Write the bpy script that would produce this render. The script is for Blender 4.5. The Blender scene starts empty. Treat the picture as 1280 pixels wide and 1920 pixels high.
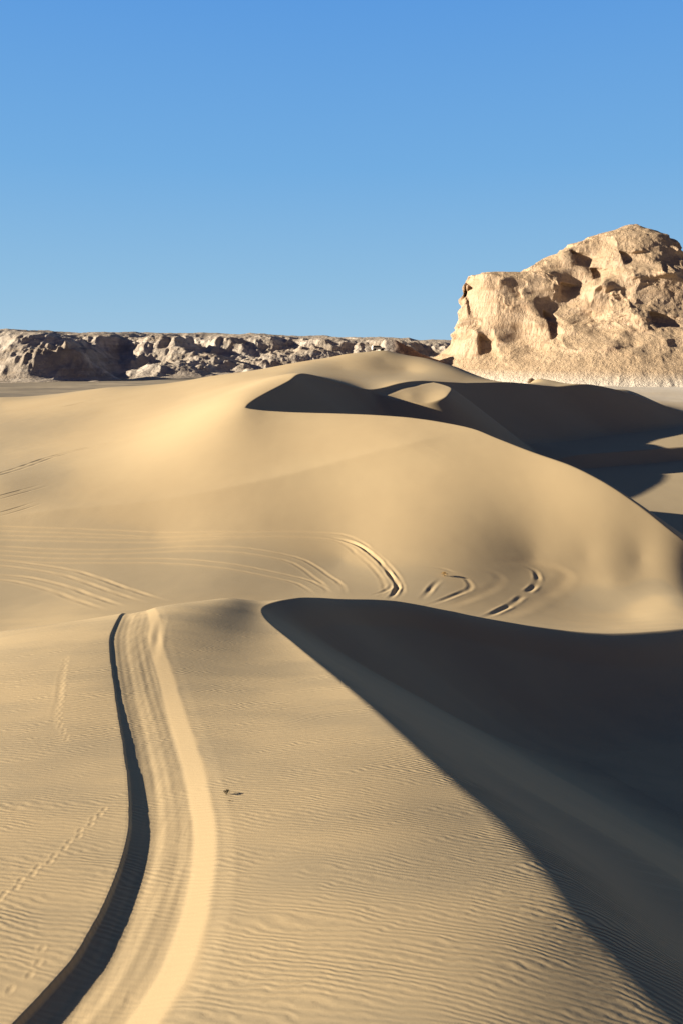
import bpy, bmesh, math, random
import numpy as np
OFF=25.0
F=1500.0; PIT=math.atan(310/1500.0); CP,SP=math.cos(PIT),math.sin(PIT)
SUN_EL=15.5
def ray(u,v):
    xc=(u-640)/F; yc=(960-v)/F
    return xc, CP+yc*SP, -SP+yc*CP
def P(u,v,y):
    a,b,c=ray(u,v); t=y/b
    return (a*t,y,c*t)
# ---------------- numpy noise
def _h(ix,iy,iz,s):
    h=(ix.astype(np.int64)*374761393+iy.astype(np.int64)*668265263+iz.astype(np.int64)*2147483647+s*1274126177)&0xFFFFFFFF
    h=((h^(h>>13))*1274126177)&0xFFFFFFFF
    h=((h^(h>>15))*2246822519)&0xFFFFFFFF
    return ((h^(h>>16))&0xFFFFFF)/float(0xFFFFFF)*2-1
def vn(x,y,z=None,s=0):
    if z is None: z=np.zeros_like(x)
    fx,fy,fz=np.floor(x),np.floor(y),np.floor(z)
    ix,iy,iz=fx.astype(np.int64),fy.astype(np.int64),fz.astype(np.int64)
    u=x-fx;v=y-fy;w=z-fz
    u=u*u*u*(u*(u*6-15)+10);v=v*v*v*(v*(v*6-15)+10);w=w*w*w*(w*(w*6-15)+10)
    def L(a,b,t): return a+(b-a)*t
    r0=L(L(_h(ix,iy,iz,s),_h(ix+1,iy,iz,s),u),L(_h(ix,iy+1,iz,s),_h(ix+1,iy+1,iz,s),u),v)
    r1=L(L(_h(ix,iy,iz+1,s),_h(ix+1,iy,iz+1,s),u),L(_h(ix,iy+1,iz+1,s),_h(ix+1,iy+1,iz+1,s),u),v)
    return L(r0,r1,w)
def fbm(x,y,z=None,s=0,o=4,g=.5):
    r=0;a=1;t=0
    if z is None: z=np.zeros_like(x)
    for i in range(o):
        r=r+a*vn(x*2**i+i*17.3,y*2**i+i*5.1,z*2**i+i*9.7,s+i); t+=a; a*=g
    return r/t
def ridged(x,y,z=None,s=0,o=4):
    r=0;a=1;t=0
    if z is None: z=np.zeros_like(x)
    for i in range(o):
        r=r+a*(1-2*np.abs(vn(x*2**i+i*17.3,y*2**i+i*5.1,z*2**i+i*9.7,s+i))); t+=a; a*=.5
    return r/t
def sst(a,b,x):
    t=np.clip((x-a)/(b-a),0,1); return t*t*(3-2*t)
# ---------------- thin plate height surfaces
def warp(x,y):
    r=np.sqrt(x*x+y*y)+1e-9; k=np.log(1+r/10.)/r
    return x*k,y*k
class TPS:
    def __init__(s,pts,reg=3e-5):
        a=np.array(pts,float); s.x,s.y=warp(a[:,0],a[:,1]); n=len(a)
        K=s.k(s.x[:,None]-s.x[None],s.y[:,None]-s.y[None])+np.diag(np.ones(n)*reg)
        M=np.zeros((n+3,n+3)); M[:n,:n]=K; M[:n,n]=1;M[:n,n+1]=s.x;M[:n,n+2]=s.y
        M[n,:n]=1;M[n+1,:n]=s.x;M[n+2,:n]=s.y
        s.w=np.linalg.solve(M,np.concatenate([a[:,2],[0,0,0]])); s.n=n
    def k(s,dx,dy):
        q=dx*dx+dy*dy
        return .5*q*np.log(q+1e-12)
    def __call__(s,x,y):
        x,y=warp(np.asarray(x,float),np.asarray(y,float)); r=s.w[s.n]+s.w[s.n+1]*x+s.w[s.n+2]*y
        for i in range(s.n): r=r+s.w[i]*s.k(x-s.x[i],y-s.y[i])
        return r
def catmull(p,step):
    p=np.array(p,float); q=np.vstack([2*p[0]-p[1],p,2*p[-1]-p[-2]]); out=[]
    for i in range(1,len(q)-2):
        a,b,c,d=q[i-1],q[i],q[i+1],q[i+2]; L=np.linalg.norm((c-b)[:2])
        n=max(2,int(L/step))
        for j in range(n):
            t=j/n
            out.append(.5*((2*b)+(c-a)*t+(2*a-5*b+4*c-d)*t*t+(3*b-a-3*c+d)*t**3))
    out.append(p[-1]); return np.array(out)
# crest lines: (x,y,z,round)
def C(u,v,y,w): return P(u,v,y)+(w,)
crest1=[(14.0,-40,-9,1.9),(8.5,-10,-8,1.9),(5.0,3,-8.0,1.9),C(1222,1925,8.6,1.8),C(1040,1690,10.9,1.35),C(900,1530,13.7,1.0),C(764,1400,16.9,.55),
        C(640,1285,21.8,.3),C(555,1212,26.6,.15),C(494,1158,31.3,.1),C(498,1134,33.8,.1),C(560,1120,36.0,.1),C(640,1123,38.5,.1),C(740,1127,41,.1),
        C(850,1147,42.5,.15),C(960,1168,44,.2),C(1130,1187,46.5,.3),C(1280,1178,51,.4),C(1500,1160,60,.5),(60,80,-21.5,.5)]
crest2=[(58,56,-22,1),(47,70,-22,1),C(1380,1070,76.5,.6),C(1280,1014,79,.3),C(1200,952,83.5,.3),C(1130,905,88,.3),C(1065,873,92.5,.4),C(1000,850,97,.4),C(930,822,103,.3),C(870,800,109,.3),C(760,782,117,.3),C(640,775,124,.3),C(540,773,128,.3),
        C(468,769,130,.3),C(462,757,132.5,.3),C(500,735,143,.3),C(540,714,156,.3),C(565,700,166.5,.3),C(620,712,173,.3),C(690,730,177.5,.3),
        C(745,719,190,.3),C(790,714,201,.3),C(870,718,214,.3),C(960,717,229,.4),C(1040,724,241,.4),C(1100,720,250,.4),C(1180,738,258,.4),C(1280,772,266,.5),(140,280,-25,1)]
W_pts=[P(0,1900,8.8),P(300,1900,8.7),P(640,1900,8.5),P(950,1900,8.5),P(0,1500,14.5),P(300,1500,14.3),P(640,1500,14.1),P(300,1300,21),P(0,1300,21.5),P(500,1250,24),
 P(0,1185,32),P(200,1155,32.5),P(320,1134,33),P(430,1121,35),
 (-17,40,-15.5),(-8,41,-14.8),(-2,43,-15.4),(6,46,-16.5),(14,50,-18.3),
 P(0,1170,53),P(150,1155,54),P(0,1100,65),P(200,1100,64),P(400,1095,64.5),P(640,1100,65),P(820,1125,61.5),P(1000,1140,62),P(1180,1155,61),P(1280,1120,66),P(1000,1088,70),P(1150,1088,71),
 P(640,1050,74),P(1280,1080,73),P(300,1000,83),P(0,1000,85),P(1100,1042,76.2),P(1200,1048,76),P(1000,1042,76),
 P(0,900,110),P(300,862,113),P(640,920,92),
 P(250,815,146),P(0,850,145),P(0,800,195),P(200,770,215),P(350,742,215),P(440,732,172),P(0,760,280),P(200,727,305),P(0,745,320),P(400,705,300),
 P(560,680,300),P(720,657,300),P(650,664,300),P(800,672,290),P(860,690,277),P(1000,712,290),P(1150,735,300),P(640,690,250),P(500,700,240),P(720,676,272),P(760,692,258),P(900,706,262),
 (0,355,-12),(-60,370,-18),(16,400,-22),(60,360,-19),(110,340,-24),(-150,360,-23),
 (65,290,-15),(100,305,-21),(130,290,-25),(160,200,-26),(140,120,-26),(110,50,-23),(70,30,-21.5),(150,300,-25),
 (-30,10,-11),(-32,30,-14),(-45,60,-19),(-28,50,-18.3),(0,0,-7.8),(0,-20,-8),(-20,-10,-10),(-60,0,-16),(0,-80,-15),(-80,100,-20),(-120,200,-21),(40,-20,-18),(60,0,-20)]
# windward surface carried on past the crest so that the crest stays sharp
for i_ in range(2,10):
    x_,y_,z_,_w=crest2[i_]; W_pts.append((x_+9,y_+1.5,z_+.9))
for a in range(0,360,30):
    W_pts.append((470*math.sin(math.radians(a+15)),470*math.cos(math.radians(a+15)),-25))
    if 100<a<300: W_pts.append((200*math.sin(math.radians(a)),200*math.cos(math.radians(a)),-22))
cs1=catmull(crest1,.35); cs2=catmull(crest2,1.0)
ctrl=list(W_pts)
for cr in (crest1,crest2):
    c3=catmull(cr,1e9)
    for q in c3: ctrl.append(tuple(q[:3]))
ca_=np.array(ctrl,float)
Wf=TPS(ctrl,np.where((ca_[:,1]>58)&(ca_[:,1]<140)&(ca_[:,0]>-70)&(ca_[:,0]<60),np.where((ca_[:,0]>18)&(ca_[:,1]<95),9e-4,3e-3),4e-4))
F1=TPS([(9,3,-14),(12,10,-16),(15,18,-18),(10,30,-18.5),(20,38,-20.5),(30,45,-21),(4,37,-17),(40,20,-20),(30,0,-18),(20,-30,-17),(50,60,-21.5),(10,38,-19)])
F2=TPS([(-8,148,-16.5),(5,140,-17.5),(15,150,-20.5),(25,130,-22.5),(25,165,-22),(38,118,-25),(38,150,-25.3),(48,130,-26.2),(60,150,-26.6),(80,180,-26.6),(50,100,-26),(80,120,-26.6),(55,80,-25),(110,200,-26.8),(120,100,-26.5),(62,60,-23),(140,270,-26.5),(36,200,-24),(60,215,-26.6),(60,180,-26.6),(45,180,-26),(100,240,-26.8),(38,92,-24.5),(42,80,-24.0)])
def ridge(x,y):
    s=(x-44)*.9+(y-176)*.436; n=(x-44)*.436-(y-176)*.9; A=2.6
    g=np.where(n>0,np.clip(1-n*.66/A,0,1),1.0)
    return A*g*sst(-8,14,s)*(1-sst(90,110,s))
shelf=[P(*q) for q in ((696,733,179),(715,741,176),(750,752,172.5),(795,757,171),(824,749,173),(838,738,178),(841,726,190),(800,716,202),(750,722,192))]
SH=TPS(shelf+[P(770,740,178),P(800,731,187),P(825,742,176.5)],2e-3)
_a=np.array(shelf)[:,:2]; n_=len(_a); _o=[]
for i_ in range(n_):
    a,b,c,d=_a[i_-1],_a[i_],_a[(i_+1)%n_],_a[(i_+2)%n_]
    for j_ in range(8):
        t=j_/8; _o.append(.5*((2*b)+(c-a)*t+(2*a-5*b+4*c-d)*t*t+(3*b-a-3*c+d)*t**3))
_o.append(_o[0]); shp=np.array(_o)
clos1=[(95,70),(95,0),(60,-40)]; clos2=[(190,230),(190,60),(100,45)]
def inpoly(x,y,poly):
    ins=np.zeros(x.shape,bool); n=len(poly)
    for i in range(n):
        x1,y1=poly[i];x2,y2=poly[(i+1)%n]
        if y1==y2: continue
        c=((y1>y)!=(y2>y)); c&=(x<(x2-x1)*(y-y1)/(y2-y1)+x1); ins^=c
    return ins
regs=[]
for cs,Ff,cl in ((cs1,F1,clos1),(cs2,F2,clos2)):
    zc=Wf(cs[:,0],cs[:,1]); poly=np.vstack([cs[:,:2],np.array(cl,float)])
    regs.append((cs,zc,Ff,poly))
KS=.66
def shelf_env(x,y):
    e=np.full(x.shape,-1e9)
    m=(x>-25)&(x<60)&(y>140)&(y<230)
    if not m.any(): return e
    xx,yy=x[m],y[m]; dm=np.full(xx.shape,1e9)
    for j in range(len(shp)-1):
        a=shp[j];b=shp[j+1];dx,dy=b-a;L2=dx*dx+dy*dy+1e-12
        t=np.clip(((xx-a[0])*dx+(yy-a[1])*dy)/L2,0,1); d=np.sqrt((xx-a[0]-t*dx)**2+(yy-a[1]-t*dy)**2)
        np.minimum(dm,d,out=dm)
    dm[inpoly(xx,yy,shp[:-1])]=0
    e[m]=SH(xx,yy)-.72*(np.sqrt(dm*dm+.1)-.316)
    return e
def Hc(x,y):
    z=Wf(x,y)
    lee=np.zeros(x.shape)
    for i,(cs,zc,Ff,poly) in enumerate(regs):
        mn=poly.min(0);mx=poly.max(0)
        bb=np.nonzero((x>mn[0])&(x<mx[0])&(y>mn[1])&(y<mx[1]))[0]
        if len(bb)==0: continue
        k=bb[inpoly(x[bb],y[bb],poly)]
        if len(k)==0: continue
        xx,yy=x[k],y[k]; env=np.full(xx.shape,-1e9); dm=np.full(xx.shape,1e9); wm=np.full(xx.shape,.3)
        for j in range(len(cs)-1):
            a=cs[j];b=cs[j+1]; dx,dy=b[0]-a[0],b[1]-a[1]; L2=dx*dx+dy*dy+1e-12
            t=np.clip(((xx-a[0])*dx+(yy-a[1])*dy)/L2,0,1)
            d=np.sqrt((xx-a[0]-t*dx)**2+(yy-a[1]-t*dy)**2); w=a[3]+(b[3]-a[3])*t
            m=d<dm; dm[m]=d[m]; wm[m]=w[m]
            np.maximum(env,zc[j]+(zc[j+1]-zc[j])*t-KS*(d-w),out=env)
        z1=z[k]-KS*(np.sqrt(dm*dm+wm*wm)-wm)
        bl=sst(0,1,(dm-.5*wm)/(3*wm+1.5)); env=z1*(1-bl)+env*bl
        fl=Ff(xx,yy); s=1.2
        if i==1:
            fl=fl+ridge(xx,yy); se=shelf_env(xx,yy)
            h=np.clip(.5+.5*(se-fl)/.8,0,1); fl=np.where(se>-1e8,fl*(1-h)+se*h+.5*h*(1-h),fl)
        h=np.clip(.5+.5*(env-fl)/s,0,1)
        zz=fl*(1-h)+env*h+s*h*(1-h)*.6
        z[k]=zz*bl+z1*(1-bl)
        lee[k]=h*sst(.6,2.2,dm/(wm+.1))
    r=np.sqrt(x*x+y*y); b=sst(370,470,r); z=z*(1-b)-25*b
    return z,lee
def H(x,y):
    x=np.atleast_1d(np.asarray(x,float)).ravel();y=np.atleast_1d(np.asarray(y,float)).ravel()
    return Hc(x,y)[0]
def hit(u,v,ymin=5,ymax=420):
    a,b,c=ray(u,v); ys=np.exp(np.linspace(math.log(ymin),math.log(ymax),700))
    t=ys/b; z=H(a*t,ys); d=c*t-z
    k=np.nonzero(d<0)[0]
    if len(k)==0: return (a*t[-1],ys[-1])
    i=k[0]
    if i==0: return (a*t[0],ys[0])
    s=d[i-1]/(d[i-1]-d[i]); yy=ys[i-1]+s*(ys[i]-ys[i-1]); return (a*yy/b,yy)
# ---------------- terrain grid
th=np.concatenate([np.linspace(-180,-60,50)[:-1],np.linspace(-60,-30,60)[:-1],np.linspace(-30,30,1000),np.linspace(30,60,50)[1:],np.linspace(60,180,50)[1:-1]])
th=np.radians(th)
def lg(a,b,n): return list(np.exp(np.linspace(math.log(a),math.log(b),n,endpoint=False)))
rr=np.array(lg(.5,8,50)+lg(8,48,680)+lg(48,112,520)+lg(112,310,400)+lg(310,450,60)+lg(450,15000,70)+[15000])
T,R=np.meshgrid(th,rr); X=(R*np.sin(T)).ravel();Y=(R*np.cos(T)).ravel(); nT,nR=len(th),len(rr)
Z=np.empty_like(X); LEE=np.empty_like(X)
for s in range(0,len(X),400000):
    Z[s:s+400000],LEE[s:s+400000]=Hc(X[s:s+400000],Y[s:s+400000])
RR=R.ravel()
und=fbm(X/22,Y/22,s=3,o=2)*.06*sst(4,60,RR)*(1-LEE)+fbm(X/3.2,Y/5.0,s=9,o=3)*.016*(1-LEE)
Z+=und
# slope of the bare dunes; the flatter sand is tinted greyer
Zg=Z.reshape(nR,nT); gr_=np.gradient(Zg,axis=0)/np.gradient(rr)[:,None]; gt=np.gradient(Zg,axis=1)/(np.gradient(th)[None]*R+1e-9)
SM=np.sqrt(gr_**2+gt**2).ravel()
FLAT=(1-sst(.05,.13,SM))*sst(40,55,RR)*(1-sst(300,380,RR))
Z+=sst(330,480,RR)*(fbm(X/60,Y/60,s=21,o=4)*1.5)
# ---------------- tracks
TR=np.zeros_like(X); RUF=np.zeros_like(X)
def near(path,rad):
    path=np.array(path); mn=path.min(0)-rad;mx=path.max(0)+rad
    k=np.nonzero((X>mn[0])&(X<mx[0])&(Y>mn[1])&(Y<mx[1]))[0]
    bd=np.full(len(k),1e9);bq=np.zeros(len(k));bs=np.zeros(len(k)); x,y=X[k],Y[k]; acc=0
    for i in range(len(path)-1):
        a=path[i];d=path[i+1]-a;L=math.hypot(*d)
        if L<1e-6: continue
        d=d/L; px=x-a[0];py=y-a[1]; t=np.clip(px*d[0]+py*d[1],0,L)
        ex=px-t*d[0];ey=py-t*d[1]; dd=np.sqrt(ex*ex+ey*ey); q=np.sign(d[1]*px-d[0]*py)*dd
        m=dd<bd; bd[m]=dd[m];bq[m]=q[m];bs[m]=acc+t[m]; acc+=L
    m=bd<rad; k,bd,bq,bs=k[m],bd[m],bq[m],bs[m]
    e=np.minimum(bs,acc-bs)
    return k,bq,bs,acc,e
def wpath(px,ymin=5,step=.5,ymax=420):
    w=[hit(u,v,ymin,ymax) for u,v in px]
    c=catmull([(a,b,0) for a,b in w],step); return c[:,:2]
# faint crease across the lit face of the middle dune
c=wpath([(865,808),(760,838),(640,868),(400,925),(150,958),(-40,975)],80,1.5); k,q,s,acc,e=near(c,16)
Z[k]+=.36*np.exp(-np.sqrt(q*q+.3)/4.5)*sst(0,10,e)*(1-sst(10,16,np.abs(q)))
main=[(-60,2010),(20,1925),(155,1770),(232,1600),(243,1500),(232,1400),(215,1290),(206,1205),(218,1166),(250,1146),(300,1136),(335,1132)]
c=wpath(main,step=.3,ymax=36); c=np.vstack([[c[0]+(c[0]-c[4])*8],c])
k,q,s,acc,e=near(c,4.5)
fe=1-sst(acc-3.5,acc-.3,s)
yy=Y[k]; dep=np.interp(yy,[8,11,14,18,21,26,33,37],[.17,.145,.12,.095,.065,.07,.08,.08]); wd=np.interp(yy,[8,14,22,28,32],[.94,.80,.9,.9,.7])
qq=q/wd+.008*vn(s*2,q*0)
qt=np.linspace(-1,5,1201)
def smo(v,w):
    n=int(w/.005)*3; g_=np.exp(-(np.arange(-n,n+1)*.005/w)**2/2); g_/=g_.sum(); return np.convolve(np.pad(v,n,mode='edge'),g_,mode='valid')
pt=np.interp(qt,[-.4,-.08,0,.05,.30,.6,.9,1.25,1.42,1.95,2.3],[0,.02,.0,-.60,-.88,-1.0,-.85,-.72,-.64,-.14,0])
pts_=smo(pt,.05); wgt=sst(.10,.28,qt); pt=pt*(1-wgt)+pts_*wgt
bt=smo(np.interp(qt,[1.2,1.40,1.5,1.92,2.05,2.4,3.0,4.0],[0,-.010,-.004,.010,.005,.002,.001,0]),.03)
prof=np.interp(qq,qt,pt); berm=np.interp(qq,qt,bt)*(1+.35*vn(s*.5,q*0,s=61))
Z[k]+=fe*(prof*dep+berm+(np.sin(q*30+vn(s*.25,q*0,s=5)*2.5)*.0022*(.6+.4*vn(s*.4,q*2,s=71))+np.sin(q*11+vn(s*.2,q*0,s=15)*2)*.0035+vn(q*7,s*.4,s=6)*.003)*sst(.12,.3,qq)*(1-sst(1.3,1.5,qq)))
t=fe*sst(0,.12,qq)*(1-sst(1.88,2.05,qq+.1*vn(s*1.5,q*0,s=62))); TR[k]=np.maximum(TR[k],t*(.3+.5*sst(1.38,1.5,qq))); RUF[k]=np.maximum(RUF[k],fe*sst(.2,.4,qq)*(1-sst(1.3,1.5,qq)))
def ruts(px,dep=.1,gauge=1.5,wid=.22,ymin=47,tint=.8,step=.6,single=False,ymax=420,brk=.3):
    c=wpath(px,ymin,step,ymax); k,q,s,acc,e=near(c,gauge/2+1.6)
    fade=sst(0,5,e); q=q+vn(s*.25,q*0,s=11)*.15+vn(s*1.5,q*0,s=12)*.04
    pr=0;tt=0
    for o,am in (((0,1.),) if single else ((-gauge/2,1.),(gauge/2,.7))):
        d=(q-o)/wid
        pr=pr+am*(-np.exp(-d**2)+.3*np.exp(-((np.abs(d)-1.9)/.7)**2)); tt=tt+np.exp(-(d/2)**2)
    Z[k]+=pr*dep*fade*np.clip(1-brk+brk*2*vn(s*.5,q*0,s=4)+.2,0,1.5); TR[k]=np.maximum(TR[k],np.clip(tt,0,1)*tint*fade)
ruts([(-60,988),(200,999),(400,1002),(600,1004),(660,1020),(710,1058),(738,1098),(722,1128)],.024,wid=.18,brk=.25)
ruts([(600,1004),(660,1018),(700,1042),(730,1075),(746,1100),(728,1128)],.11,single=True,wid=.18)
ruts([(-60,1005),(150,1012),(350,1010),(480,1003)],.02,wid=.18,brk=.4)
ruts([(-60,1025),(150,1035),(330,1030),(480,1035),(560,1055),(615,1092),(632,1118)],.022,wid=.18,brk=.25)
ruts([(-60,1042),(120,1052),(300,1052),(450,1066),(560,1090),(612,1118)],.022,wid=.18,brk=.25)
ruts([(-60,1052),(50,1062),(140,1078),(220,1105),(310,1134)],.03,wid=.22,brk=.3)
ruts([(-60,1080),(40,1088),(120,1108),(225,1143)],.03,wid=.22,brk=.3)
ruts([(790,1140),(850,1118),(880,1100),(868,1082),(835,1068),(780,1062)],.035,wid=.2,brk=.5,single=True)
ruts([(820,1145),(890,1118),(935,1092),(925,1075),(880,1062)],.014,wid=.4,brk=.3,single=True,tint=1)
ruts([(900,1162),(965,1128),(1003,1092),(1000,1070),(970,1058)],.06,wid=.22,single=True,brk=.5)
ruts([(920,1164),(1010,1122),(1055,1088),(1048,1070),(985,1054),(900,1058)],.014,wid=.55,single=True,tint=1,brk=.3)
ruts([(690,1120),(725,1108),(742,1090)],.07,wid=.18,single=True,brk=.4)
ruts([(790,1128),(812,1100),(828,1082)],.06,wid=.2,single=True,brk=.4)
ruts([(865,1118),(882,1105),(888,1092)],.06,wid=.2,single=True,brk=.4)
ruts([(-40,903),(30,880),(100,856),(180,836),(260,818)],.07,wid=.3,ymin=90,tint=.1)
ruts([(-40,945),(30,925),(100,905)],.05,wid=.2,ymin=60,tint=.1)
ruts([(-40,975),(30,958),(85,940)],.05,wid=.2,ymin=60,tint=.1)
ruts([(110,765),(200,745),(330,722),(430,708)],.1,wid=.4,ymin=120,tint=.1)
ruts([(295,1260),(300,1200),(308,1150)],.02,single=True,ymin=8,ymax=33,wid=.12)
ruts([(132,1392),(112,1350),(118,1300),(122,1250),(130,1215)],.005,single=True,ymin=8,ymax=30,wid=.07,tint=.7,step=.2)
def prints(px,sp,amp,ymin=6):
    c=wpath(px,ymin,.05); L=0; nxt=0; side=1
    for i in range(1,len(c)):
        L+=math.hypot(*(c[i]-c[i-1]))
        if L>=nxt:
            nxt=L+sp*random.uniform(.8,1.2); side=-side
            x0=c[i][0]+side*.03+random.uniform(-.02,.02);y0=c[i][1]
            k=np.nonzero((np.abs(X-x0)<.3)&(np.abs(Y-y0)<.3))[0]
            d=((X[k]-x0)/.04)**2+((Y[k]-y0)/.06)**2
            Z[k]+=amp*(-np.exp(-d)+.4*np.exp(-(np.sqrt(d)-1.7)**2*3)); TR[k]=np.maximum(TR[k],np.exp(-d*.15)*.5)
random.seed(4)
prints([(-20,1700),(60,1638),(120,1590),(200,1515)],.16,.0055)
prints([(128,1388),(112,1350),(118,1300),(122,1250),(126,1232)],.2,.005)
prints([(20,1860),(80,1800),(75,1770)],.25,.004)
# ---------------- attributes
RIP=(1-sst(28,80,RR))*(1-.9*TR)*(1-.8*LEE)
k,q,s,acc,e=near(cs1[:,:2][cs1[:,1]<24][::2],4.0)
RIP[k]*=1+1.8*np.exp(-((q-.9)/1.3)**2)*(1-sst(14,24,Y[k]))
CH=sst(40,240,X+ (Y-500)*.1+fbm(X/40,Y/40,s=31)*60)*sst(285,400,Y+fbm(X/30,Y/30,s=33)*50)
GR=sst(315,400,RR+fbm(X/50,Y/50,s=35)*60)*(1-sst(0,120,X))
def mesh_obj(name,verts,faces4=None,faces=None,smooth=True):
    me=bpy.data.meshes.new(name)
    if faces4 is not None:
        n=len(verts); me.vertices.add(n); me.vertices.foreach_set('co',np.asarray(verts,np.float32).ravel())
        m=len(faces4); me.loops.add(m*4); me.loops.foreach_set('vertex_index',np.asarray(faces4,np.int32).ravel())
        me.polygons.add(m); me.polygons.foreach_set('loop_start',np.arange(0,m*4,4,dtype=np.int32)); me.polygons.foreach_set('loop_total',np.full(m,4,np.int32))
        me.update(calc_edges=True); me.validate()
    else:
        me.from_pydata(verts,[],faces)
    if smooth: me.polygons.foreach_set('use_smooth',np.ones(len(me.polygons),bool))
    ob=bpy.data.objects.new(name,me); bpy.context.scene.collection.objects.link(ob); return ob
def gridfaces(nr,nc,wrap):
    i=np.arange(nr-1)[:,None];jn=nc if wrap else nc-1;j=np.arange(jn)[None]
    a=i*nc+j;b=i*nc+(j+1)%nc;c_=(i+1)*nc+(j+1)%nc;d=(i+1)*nc+j
    return np.stack([a+0*b,d+0*b,c_,b],-1).reshape(-1,4)
ground=mesh_obj('ground',np.stack([X,Y,Z+OFF],-1),faces4=gridfaces(nR,nT,True))
ground['kind']='structure'
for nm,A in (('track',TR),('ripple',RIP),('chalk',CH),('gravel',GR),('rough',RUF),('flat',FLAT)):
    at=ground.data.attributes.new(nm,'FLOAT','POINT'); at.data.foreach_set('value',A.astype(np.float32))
# ---------------- material helpers
class NT:
    def __init__(s,name):
        s.m=bpy.data.materials.new(name); s.m.use_nodes=True; s.t=s.m.node_tree; s.b=s.t.nodes['Principled BSDF']; s.b.inputs['Roughness'].default_value=.95
        s.b.inputs['Specular IOR Level'].default_value=.1
    def n(s,ty,**k):
        n=s.t.nodes.new(ty)
        for a,v in k.items(): setattr(n,a,v)
        return n
    def l(s,a,b): s.t.links.new(a,b)
    def math(s,op,a,b=None,c=None,clamp=False):
        n=s.n('ShaderNodeMath',operation=op,use_clamp=clamp)
        for i,v in enumerate((a,b,c)):
            if v is None: continue
            if isinstance(v,(int,float)): n.inputs[i].default_value=v
            else: s.l(v,n.inputs[i])
        return n.outputs[0]
    def mix(s,f,a,b,bt='MIX'):
        n=s.n('ShaderNodeMix',data_type='RGBA',blend_type=bt)
        for i,v in ((0,f),(6,a),(7,b)):
            if isinstance(v,(int,float)): n.inputs[i].default_value=v
            elif isinstance(v,tuple): n.inputs[i].default_value=v+(1,)
            else: s.l(v,n.inputs[i])
        return n.outputs[2]
    def attr(s,nm): return s.n('ShaderNodeAttribute',attribute_name=nm).outputs['Fac']
    def noise(s,sc,det=4,vec=None,rough=.5,dist=0):
        n=s.n('ShaderNodeTexNoise'); n.inputs['Scale'].default_value=sc;n.inputs['Detail'].default_value=det;n.inputs['Roughness'].default_value=rough;n.inputs['Distortion'].default_value=dist
        if vec is not None: s.l(vec,n.inputs['Vector'])
        return n.outputs['Fac']
    def mapr(s,v,a,b,c=0,d=1):
        n=s.n('ShaderNodeMapRange'); n.inputs[1].default_value=a;n.inputs[2].default_value=b;n.inputs[3].default_value=c;n.inputs[4].default_value=d; s.l(v,n.inputs[0]); return n.outputs[0]
    def scalevec(s,vec,x,y,z):
        n=s.n('ShaderNodeMapping'); n.inputs['Scale'].default_value=(x,y,z); s.l(vec,n.inputs['Vector']); return n.outputs[0]
# sand
g=NT('sand'); pos=g.n('ShaderNodeNewGeometry').outputs['Position']
sep=g.n('ShaderNodeSeparateXYZ'); g.l(pos,sep.inputs[0]); px,py=sep.outputs[0],sep.outputs[1]
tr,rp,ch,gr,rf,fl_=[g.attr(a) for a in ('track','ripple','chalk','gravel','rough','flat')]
big=g.noise(.05,4,pos); med=g.noise(.5,5,g.scalevec(pos,.45,1,1)); fine=g.noise(40,3,pos,.7)
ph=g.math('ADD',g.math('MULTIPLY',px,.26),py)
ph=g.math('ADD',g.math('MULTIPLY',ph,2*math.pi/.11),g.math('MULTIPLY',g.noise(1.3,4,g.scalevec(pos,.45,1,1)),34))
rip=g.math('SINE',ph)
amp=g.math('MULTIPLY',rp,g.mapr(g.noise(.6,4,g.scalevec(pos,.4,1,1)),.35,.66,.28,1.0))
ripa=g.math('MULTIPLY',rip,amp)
base=g.mix(g.mapr(big,.35,.65),(.57,.435,.25),(.60,.465,.27))
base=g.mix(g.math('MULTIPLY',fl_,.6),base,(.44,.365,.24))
base=g.mix(g.math('MULTIPLY',g.mapr(med,.42,.6),g.mapr(rp,0,1,.03,.6)),base,(.425,.345,.22))
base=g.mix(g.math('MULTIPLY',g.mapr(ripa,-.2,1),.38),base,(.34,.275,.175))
base=g.mix(g.math('MULTIPLY',tr,.7),base,(.65,.49,.275))
base=g.mix(g.math('MULTIPLY',g.mapr(g.noise(6,4,g.scalevec(pos,1,.12,1)),.42,.6),g.math('MULTIPLY',rf,.4)),base,(.40,.31,.185))
base=g.mix(g.math('MULTIPLY',g.mapr(fine,.3,.7),.2),base,(.44,.34,.205))
base=g.mix(ch,base,g.mix(g.noise(.08,5,pos,.7),(.50,.45,.36),(.78,.73,.64)))
base=g.mix(gr,base,g.mix(g.mapr(g.noise(.03,6,g.scalevec(pos,.5,1.5,1),.7),.35,.65),(.17,.15,.12),(.46,.38,.26)))
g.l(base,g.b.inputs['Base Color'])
hgt=g.math('ADD',g.math('MULTIPLY',ripa,.0045),g.math('MULTIPLY',fine,.0025))
hgt=g.math('ADD',hgt,g.math('MULTIPLY',g.noise(7,3,g.scalevec(pos,1,.15,1)),g.math('MULTIPLY',rf,.005)))
bp=g.n('ShaderNodeBump'); bp.inputs['Strength'].default_value=1; bp.inputs['Distance'].default_value=1; g.l(hgt,bp.inputs['Height']); g.l(bp.outputs[0],g.b.inputs['Normal'])
ground.data.materials.append(g.m)
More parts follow.
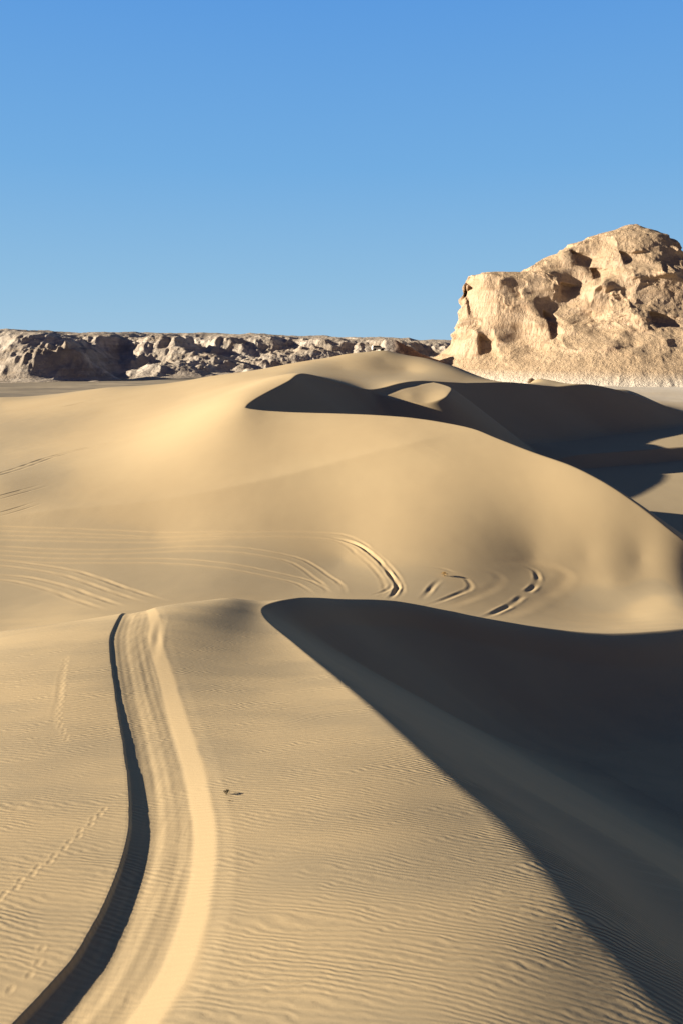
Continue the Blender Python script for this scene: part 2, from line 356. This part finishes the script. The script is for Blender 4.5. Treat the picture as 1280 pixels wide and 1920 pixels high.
# ---------------- rock butte
cx,cy=236.,690.
prL=[(190,-30),(172,-19),(153,-6),(144,8),(139,25),(136,38),(132,48),(127,56),(115,59),(96,56),(78,67),(54,81),(26,90),(8,96),(0,97)]
prF=[(180,-30),(165,-21),(146,-10),(128,0),(112,10),(98,20),(85,30),(74,42),(64,52),(54,63),(44,75),(33,86),(20,92),(6,96.5),(0,97)]
prR=[(160,-30),(135,-18),(110,-5),(88,10),(74,24),(64,35),(56,45),(51,54),(47,62),(44,70),(40,78),(34,85),(22,91),(8,96),(0,97)]
def resamp(p,n):
    p=np.array(p,float); t=np.linspace(0,1,len(p)); u=np.linspace(0,1,n); return np.interp(u,t,p[:,0]),np.interp(u,t,p[:,1])
nt,na=440,1300
A=np.linspace(0,2*np.pi,na,endpoint=False)
RL,RF_,RR_=[resamp(p,nt) for p in (prL,prF,prR)]
def angd(a,b): return np.abs((a-b+np.pi)%(2*np.pi)-np.pi)
wL=np.exp(-(angd(A,math.radians(188))/.42)**3.5); wR=np.exp(-(angd(A,0)/1.0)**4); wF=1-np.clip(wL+wR,0,1)+1e-6
ws=wL+wR+wF; wL,wR,wF=wL/ws,wR/ws,wF/ws
rad=RL[0][:,None]*wL+RF_[0][:,None]*wF+RR_[0][:,None]*wR
hz=RL[1][:,None]*wL+RF_[1][:,None]*wF+RR_[1][:,None]*wR
ca,sa=np.cos(A)[None],np.sin(A)[None]
bx=rad*ca;by=rad*sa
wpx=fbm(bx/25,by/25,hz/25,s=200,o=3)*9; wpz=fbm(bx/25,by/25,hz/25,s=210,o=3)*9
def n3(l,s,o=4,zs=1.): return fbm(bx/l,by/l,hz/l*zs,s=s,o=o)
def r3(l,s,o=4,zs=1.): return ridged((bx+wpx)/l,(by+wpz)/l,hz/l*zs,s=s,o=o)
soft=sst(-22,10,hz)*(1-sst(86,96,hz))
cliff=sst(-.1,.1,n3(45,71,3))*sst(6,32,hz-bx*.08)
led=np.sin((hz+n3(30,79,2)*6)/9*2*np.pi)
d=(r3(46,50,2,.7)-.3)*11*soft*sst(0,60,rad)+(r3(24,55,4,.6)-.2)*7*soft*(.08+.92*cliff)+r3(7,60,3,.35)*1.6*(.08+.92*cliff)+n3(3,61,3)*.4+led*1.1*soft*cliff
d=d*np.clip(rad/40,0,1)
d+= (1-sst(-8,10,hz))*ridged(A[None]*22+hz*0,hz/30,s=66,o=3)*.7
rad2=rad+d
hz2=hz+n3(12,77,3)*2.0*sst(-20,0,hz)
bx=rad2*ca; by=rad2*sa
holes=[(893,560,8,13,9,1),(930,655,9,7,7,1),(1052,614,7,9,9,1.4),(1102,540,10,5,6,1.2),(1137,466,8,6,7,1.2),(1168,508,8,5,7,1.4),(1245,600,11,5,8,1.5),(1222,474,9,5,6,1.2)]
for u,v,sx,sz,dp,bb_ in holes:
    a,b,c_=ray(u,v); yy=600 if u>900 else 660
    t=yy/b; hx,hh=a*t-cx,c_*t
    X1=(bx-hx+wpx*.45)/sx; Z1=(hz2-hh+wpz*.45)/sz+.4*X1
    m=sst(-1.1,-.8,X1)*np.clip((1.3-X1)/2.0,0,1)*sst(-1.6,-.2,Z1)*(1-sst(.6,1.1,Z1))*(by<-8)
    e2=((X1+1.7)/(1.1))**2+((Z1+.4)/1.8)**2
    by=by+m*dp-np.exp(-e2)*5.0*bb_*(by<-8)
rock=mesh_obj('rock_butte',np.stack([bx.ravel()+cx,by.ravel()+cy,hz2.ravel()+OFF],-1),faces4=gridfaces(nt,na,True)[:,::-1])
rock['label']='tall weathered pale limestone butte with hollows, rising from white plain'; rock['category']='rock formation'
r=NT('limestone'); pos=r.n('ShaderNodeNewGeometry').outputs['Position']; nrm=r.n('ShaderNodeSeparateXYZ'); r.l(r.n('ShaderNodeNewGeometry').outputs['Normal'],nrm.inputs[0])
st=r.noise(.05,5,r.scalevec(pos,.35,.35,3.5),.6); n1=r.noise(.09,6,pos,.65); n2=r.noise(.8,5,r.scalevec(pos,1,1,.4),.7)
c1=r.mix(r.mapr(n1,.35,.65),(.51,.375,.25),(.62,.48,.345))
c1=r.mix(r.math('MULTIPLY',r.mapr(st,.5,.62),.5),c1,(.40,.27,.17))
c1=r.mix(r.math('MULTIPLY',r.mapr(n2,.45,.7),.3),c1,(.42,.30,.195))
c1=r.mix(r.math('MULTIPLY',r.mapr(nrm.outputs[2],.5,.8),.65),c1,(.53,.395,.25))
sz_=r.n('ShaderNodeSeparateXYZ'); r.l(pos,sz_.inputs[0])
c1=r.mix(r.math('MULTIPLY',r.mapr(sz_.outputs[2],9,1),.85),c1,(.76,.69,.58))
r.l(c1,r.b.inputs['Base Color'])
b1=r.n('ShaderNodeBump'); b1.inputs['Strength'].default_value=1;b1.inputs['Distance'].default_value=1.0
r.l(r.math('ADD',r.math('MULTIPLY',n2,1.1),r.math('MULTIPLY',r.noise(.25,6,r.scalevec(pos,1,1,.3),.65),2.6)),b1.inputs['Height']); r.l(b1.outputs[0],r.b.inputs['Normal'])
rock.data.materials.append(r.m)
# ---------------- distant mesas
xs=np.linspace(-560,300,1100); ys=np.linspace(560,1000,500)
MX,MY=np.meshgrid(xs,ys)
U=MX/MY
top=np.interp(U,[-.5,-.40,-.3,-.15,0,.06,.10,.14,.3],[16,17,16,16.5,13,11,9,7,5])+fbm(MX/45,MY/45,s=120,o=3)*2.2
front=np.interp(U,[-.5,-.36,-.30,-.27,-.1,0,.06,.2],[650,635,650,700,730,740,760,800])
wx=fbm(MX/90,MY/90,s=90,o=3)*70
dd=(MY-front)+wx+fbm(MX/48+3,MY/70,s=92,o=5)*75
h=np.interp(dd,[-60,0,45,80,105,130,165,215],[0,4,.34*42,.5*42,.62*42,.84*42,.95*42,42])*(top+25)/42
h=h+ (ridged(MX/30,MY/52,s=95,o=5)*5.0+fbm(MX/8,MY/10,s=96,o=3)*.9)*sst(-5,35,dd)*(1-.7*sst(110,165,dd))
kn=sum(a*np.exp(-(((MX-x0)/s0)**2+((MY-y0)/s1)**2)**1.2) for x0,y0,s0,s1,a in ((-238,632,32,26,22),(-205,640,22,18,14),(-150,690,38,22,12),(-20,740,30,20,14)))
dxk=MX-34; kr=33*np.exp(-(np.abs(dxk)/np.where(dxk<0,13,52))**1.5-((MY-640)/26)**2)
h=np.maximum(h,kn*(1+.3*ridged(MX/13,MY/16,s=98))); h=np.maximum(h,kr*(1+.04*ridged(MX/16,MY/16,s=97)))
MZ=-27+h+1.2*fbm(MX/30,MY/30,s=99)
mesa=mesh_obj('mesa_hills',np.stack([MX.ravel(),MY.ravel(),MZ.ravel()+OFF],-1),faces4=gridfaces(500,1100,False)[:,::-1]); mesa['kind']='structure'
at=mesa.data.attributes.new('brown_shade','FLOAT','POINT'); at.data.foreach_set('value',(sst(36,46,MX)*(1-sst(110,140,MX))*(1-sst(690,720,MY))).ravel().astype(np.float32))  # brown and shade of the knoll's right flank, put into the colour
q=NT('mesa_rock'); pos=q.n('ShaderNodeNewGeometry').outputs['Position']; nn=q.n('ShaderNodeSeparateXYZ'); q.l(q.n('ShaderNodeNewGeometry').outputs['Normal'],nn.inputs[0])
n1=q.noise(.03,6,pos,.65); n2=q.noise(.3,5,pos,.7); st=q.noise(.05,4,q.scalevec(pos,.3,.3,5),.6)
c1=q.mix(q.mapr(n1,.38,.62),(.45,.385,.31),(.66,.59,.50)); c1=q.mix(q.math('MULTIPLY',q.mapr(n2,.45,.7),.35),c1,(.37,.32,.27))
c1=q.mix(q.math('MULTIPLY',q.mapr(st,.48,.6),.45),c1,(.36,.28,.20))
c1=q.mix(q.math('MULTIPLY',q.mapr(nn.outputs[2],.93,.99),.6),c1,(.44,.37,.28))
c1=q.mix(q.math('MULTIPLY',q.attr('brown_shade'),.85),c1,(.30,.17,.10))
q.l(c1,q.b.inputs['Base Color']); b1=q.n('ShaderNodeBump'); b1.inputs['Distance'].default_value=1.; q.l(q.math('MULTIPLY',n2,1.8),b1.inputs['Height']); q.l(b1.outputs[0],q.b.inputs['Normal'])
mesa.data.materials.append(q.m)
# ---------------- simple materials
def simple(name,col,rough=.5,met=0):
    m=NT(name); n=m.noise(3,3); m.l(m.mix(m.math('MULTIPLY',n,.3),col,tuple(c*.7 for c in col)),m.b.inputs['Base Color']); m.b.inputs['Roughness'].default_value=rough; m.b.inputs['Metallic'].default_value=met
    return m.m
white=simple('white_paint',(.8,.8,.78),.35); dark=simple('dark_glass',(.03,.035,.04),.15); rub=simple('rubber',(.03,.03,.03),.8); metal=simple('bumper_metal',(.2,.2,.2),.5)
# ---------------- 4x4
def bm_obj(name,bm,mat,parent=None,loc=(0,0,0),smooth=False):
    me=bpy.data.meshes.new(name); bm.to_mesh(me); bm.free(); ob=bpy.data.objects.new(name,me); bpy.context.scene.collection.objects.link(ob)
    me.materials.append(mat); ob.location=loc
    if smooth: me.polygons.foreach_set('use_smooth',np.ones(len(me.polygons),bool))
    if parent: ob.parent=parent
    return ob
def extr(prof,hw,hwtop=None,ztop=None):
    bm=bmesh.new(); a=[];b=[]
    for x,z in prof:
        w=hw if (hwtop is None or z<ztop) else hwtop
        a.append(bm.verts.new((x,-w,z)));b.append(bm.verts.new((x,w,z)))
    n=len(prof); bm.faces.new(a); bm.faces.new(b[::-1])
    for i in range(n): bm.faces.new((a[i],b[i],b[(i+1)%n],a[(i+1)%n]))
    bmesh.ops.recalc_face_normals(bm,faces=bm.faces); bmesh.ops.bevel(bm,geom=bm.edges[:],offset=.04,segments=2,affect='EDGES'); return bm
def gz(x,y): return Z[np.argmin((X-x)**2+(Y-y)**2)]+OFF
def skyline(u):
    best=None
    for yv in np.linspace(230,340,140):
        xv=(u-640)/F*yv/1.02; s_=(gz(xv,yv)-OFF)/yv
        if best is None or s_>best[0]: best=(s_,xv,yv)
    return best[1],best[2]
vx,vy=skyline(708); vy-=1.5; vz=gz(vx,vy)
car=bpy.data.objects.new('off_road_vehicle',None); bpy.context.scene.collection.objects.link(car); car.location=(vx,vy,vz)
car['label']='white four wheel drive parked on the crest of a dune'; car['category']='vehicle'; car.rotation_euler=(0,0,math.radians(12))
bm_obj('body',extr([(-2.3,.45),(2.3,.45),(2.35,.9),(2.25,1.12),(1.15,1.2),(.6,1.82),(-2.15,1.85),(-2.3,1.15)],.93,.78,1.5),white,car)
bm_obj('side_window',extr([(.95,1.22),(.52,1.7),(-2.0,1.72),(-2.05,1.22)],.93,.84,1.5),dark,car)
ws_=extr([(1.12,1.24),(.64,1.78),(.70,1.78),(1.20,1.24)],.7); bm_obj('windshield',ws_,dark,car)
bm_obj('bumper',extr([(2.3,.4),(2.5,.4),(2.5,.65),(2.3,.65)],.9),metal,car)
rk=extr([(.3,1.92),(.3,1.98),(-1.9,1.98),(-1.9,1.92)],.7); bm_obj('roof_rack',rk,metal,car)
for sx in (-1.45,1.45):
    for sy in (-.85,.85):
        bm=bmesh.new(); bmesh.ops.create_cone(bm,cap_ends=True,segments=24,radius1=.42,radius2=.42,depth=.26); bmesh.ops.rotate(bm,verts=bm.verts,matrix=__import__('mathutils').Matrix.Rotation(math.pi/2,3,'X'))
        bmesh.ops.bevel(bm,geom=[e for e in bm.edges if len(e.link_faces)==2 and e.calc_face_angle(0)>1],offset=.05,segments=2,affect='EDGES')
        bm_obj('wheel',bm,rub,car,(sx,sy,.42))
# ---------------- plants, boulder
def shrub(name,x,y,hh,n,mat,lab,cat,seed,spread=.7,leaf=True):
    rnd=random.Random(seed); vs=[];fs=[]
    def seg(a,b,r0,r1):
        from mathutils import Vector
        a=Vector(a);b=Vector(b);d=(b-a).normalized();u=d.orthogonal().normalized();w=d.cross(u);i=len(vs)
        for p_,r_ in ((a,r0),(b,r1)):
            for k_ in range(4):
                an=k_*math.pi/2; vs.append(tuple(p_+u*math.cos(an)*r_+w*math.sin(an)*r_))
        for k_ in range(4): fs.append((i+k_,i+(k_+1)%4,i+4+(k_+1)%4,i+4+k_))
        return b
    def grow(p,d,L,r,lv):
        q_=tuple(p[j]+d[j]*L for j in range(3)); seg(p,q_,r,r*.6)
        if leaf and lv<=1:
            for _ in range(5):
                t=rnd.random(); c=[p[j]+(q_[j]-p[j])*t+rnd.uniform(-1,1)*hh*.05 for j in range(3)]; s=hh*.05; i=len(vs)
                for _k in range(3): vs.append(tuple(c[j]+rnd.uniform(-s,s) for j in range(3)))
                fs.append((i,i+1,i+2))
        if lv>0:
            for _ in range(3):
                nd=[d[j]+rnd.uniform(-.6,.6) for j in range(3)]; l_=math.sqrt(sum(k*k for k in nd)); grow(q_,[k/l_ for k in nd],L*.65,r*.6,lv-1)
    for _ in range(n):
        a=rnd.uniform(0,6.28);t=rnd.uniform(.1,spread); grow((0,0,-.02),[math.cos(a)*t,math.sin(a)*t,math.sqrt(1-t*t)],hh*.4,hh*.02,2)
    ob=mesh_obj(name,vs,faces=fs,smooth=False); ob.location=(x,y,gz(x,y)); ob.data.materials.append(mat); ob['label']=lab; ob['category']=cat
straw=simple('dry_straw',(.5,.35,.16),.9); darkt=simple('dead_twig',(.05,.045,.03),.9)
x_,y_=hit(832,1080,47); shrub('dry_shrub',x_,y_,.5,14,straw,'small golden dry shrub standing beside wheel tracks in sand','plant',3,.85)
x_,y_=hit(425,1490,8); shrub('dead_twig_plant',x_,y_,.14,9,darkt,'tiny dark dead twig plant on rippled sand','plant',5,.6)
x_,y_=hit(430,1503,8); shrub('dead_twig_plant',x_,y_,.06,4,darkt,'low scrap of dark dry twigs lying on sand','plant',8,.95)
bm=bmesh.new(); bmesh.ops.create_icosphere(bm,subdivisions=4,radius=1)
co=np.array([v.co[:] for v in bm.verts]); dn=fbm(co[:,0]*1.3,co[:,1]*1.3,co[:,2]*1.3,s=40)*.5+ridged(co[:,0]*2,co[:,1]*2,co[:,2]*2,s=41)*.12
for v,dd_ in zip(bm.verts,dn): v.co*=(1+dd_); v.co.z*=.8; v.co.x*=1.2
bx_,by_=skyline(998)
ob=bm_obj('boulder',bm,simple('dark_stone',(.2,.15,.11),.9),None,smooth=True); ob.location=(bx_,by_,gz(bx_,by_)+.4)
ob['label']='rough dark boulder sitting on sandy rise before the butte'; ob['category']='rock'
# ---------------- sky, sun, camera
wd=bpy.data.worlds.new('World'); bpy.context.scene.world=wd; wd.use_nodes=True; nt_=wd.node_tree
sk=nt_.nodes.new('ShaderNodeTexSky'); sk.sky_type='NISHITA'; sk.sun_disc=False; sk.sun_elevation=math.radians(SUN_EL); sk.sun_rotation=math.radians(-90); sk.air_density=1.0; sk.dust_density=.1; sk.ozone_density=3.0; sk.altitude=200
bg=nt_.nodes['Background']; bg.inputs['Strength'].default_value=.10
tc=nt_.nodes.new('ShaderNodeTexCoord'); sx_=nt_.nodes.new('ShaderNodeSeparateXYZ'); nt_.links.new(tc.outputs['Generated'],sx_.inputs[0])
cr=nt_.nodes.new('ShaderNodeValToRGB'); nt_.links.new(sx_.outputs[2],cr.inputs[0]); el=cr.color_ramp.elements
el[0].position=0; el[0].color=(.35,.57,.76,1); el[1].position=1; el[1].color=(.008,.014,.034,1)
for p_,c_ in ((.08,(.27,.51,.755)),(.2,(.175,.425,.765)),(.36,(.112,.335,.75)),(.46,(.045,.10,.22)),(.6,(.016,.03,.07))):  # unseen upper sky dimmed so that shadows stay dark
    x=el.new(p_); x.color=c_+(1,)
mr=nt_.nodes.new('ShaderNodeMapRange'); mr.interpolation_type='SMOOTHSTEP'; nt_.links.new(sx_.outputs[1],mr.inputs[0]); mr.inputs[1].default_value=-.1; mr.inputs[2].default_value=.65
rear=nt_.nodes.new('ShaderNodeMix'); rear.data_type='RGBA'; nt_.links.new(mr.outputs[0],rear.inputs[0]); rear.inputs[6].default_value=(.032,.04,.10,1); nt_.links.new(cr.outputs[0],rear.inputs[7])  # unseen sky behind the camera made dim to deepen the shadows
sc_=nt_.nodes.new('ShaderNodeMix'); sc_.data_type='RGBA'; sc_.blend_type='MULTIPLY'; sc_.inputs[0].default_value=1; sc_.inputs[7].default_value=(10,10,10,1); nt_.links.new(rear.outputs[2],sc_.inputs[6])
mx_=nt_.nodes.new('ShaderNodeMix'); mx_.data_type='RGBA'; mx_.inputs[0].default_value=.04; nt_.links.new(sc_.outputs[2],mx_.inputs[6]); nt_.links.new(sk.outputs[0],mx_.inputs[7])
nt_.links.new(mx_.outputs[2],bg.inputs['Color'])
sl=bpy.data.lights.new('sun','SUN'); sl.energy=11; sl.angle=math.radians(.5); sl.color=(1,.87,.69); so=bpy.data.objects.new('sun',sl); bpy.context.scene.collection.objects.link(so)
from mathutils import Vector
e=math.radians(SUN_EL); dirv=Vector((math.cos(e),0,-math.sin(e))); so.rotation_euler=dirv.to_track_quat('-Z','Y').to_euler()
cam=bpy.data.cameras.new('camera'); co_=bpy.data.objects.new('camera',cam); bpy.context.scene.collection.objects.link(co_)
cam.sensor_fit='VERTICAL'; cam.sensor_height=36; cam.lens=36*F/1920; cam.clip_end=30000; cam.clip_start=.1
co_.location=(0,0,OFF); co_.rotation_euler=(math.pi/2-PIT,0,0); bpy.context.scene.camera=co_
bpy.context.scene.view_settings.view_transform='Standard'; bpy.context.scene.view_settings.look='None'
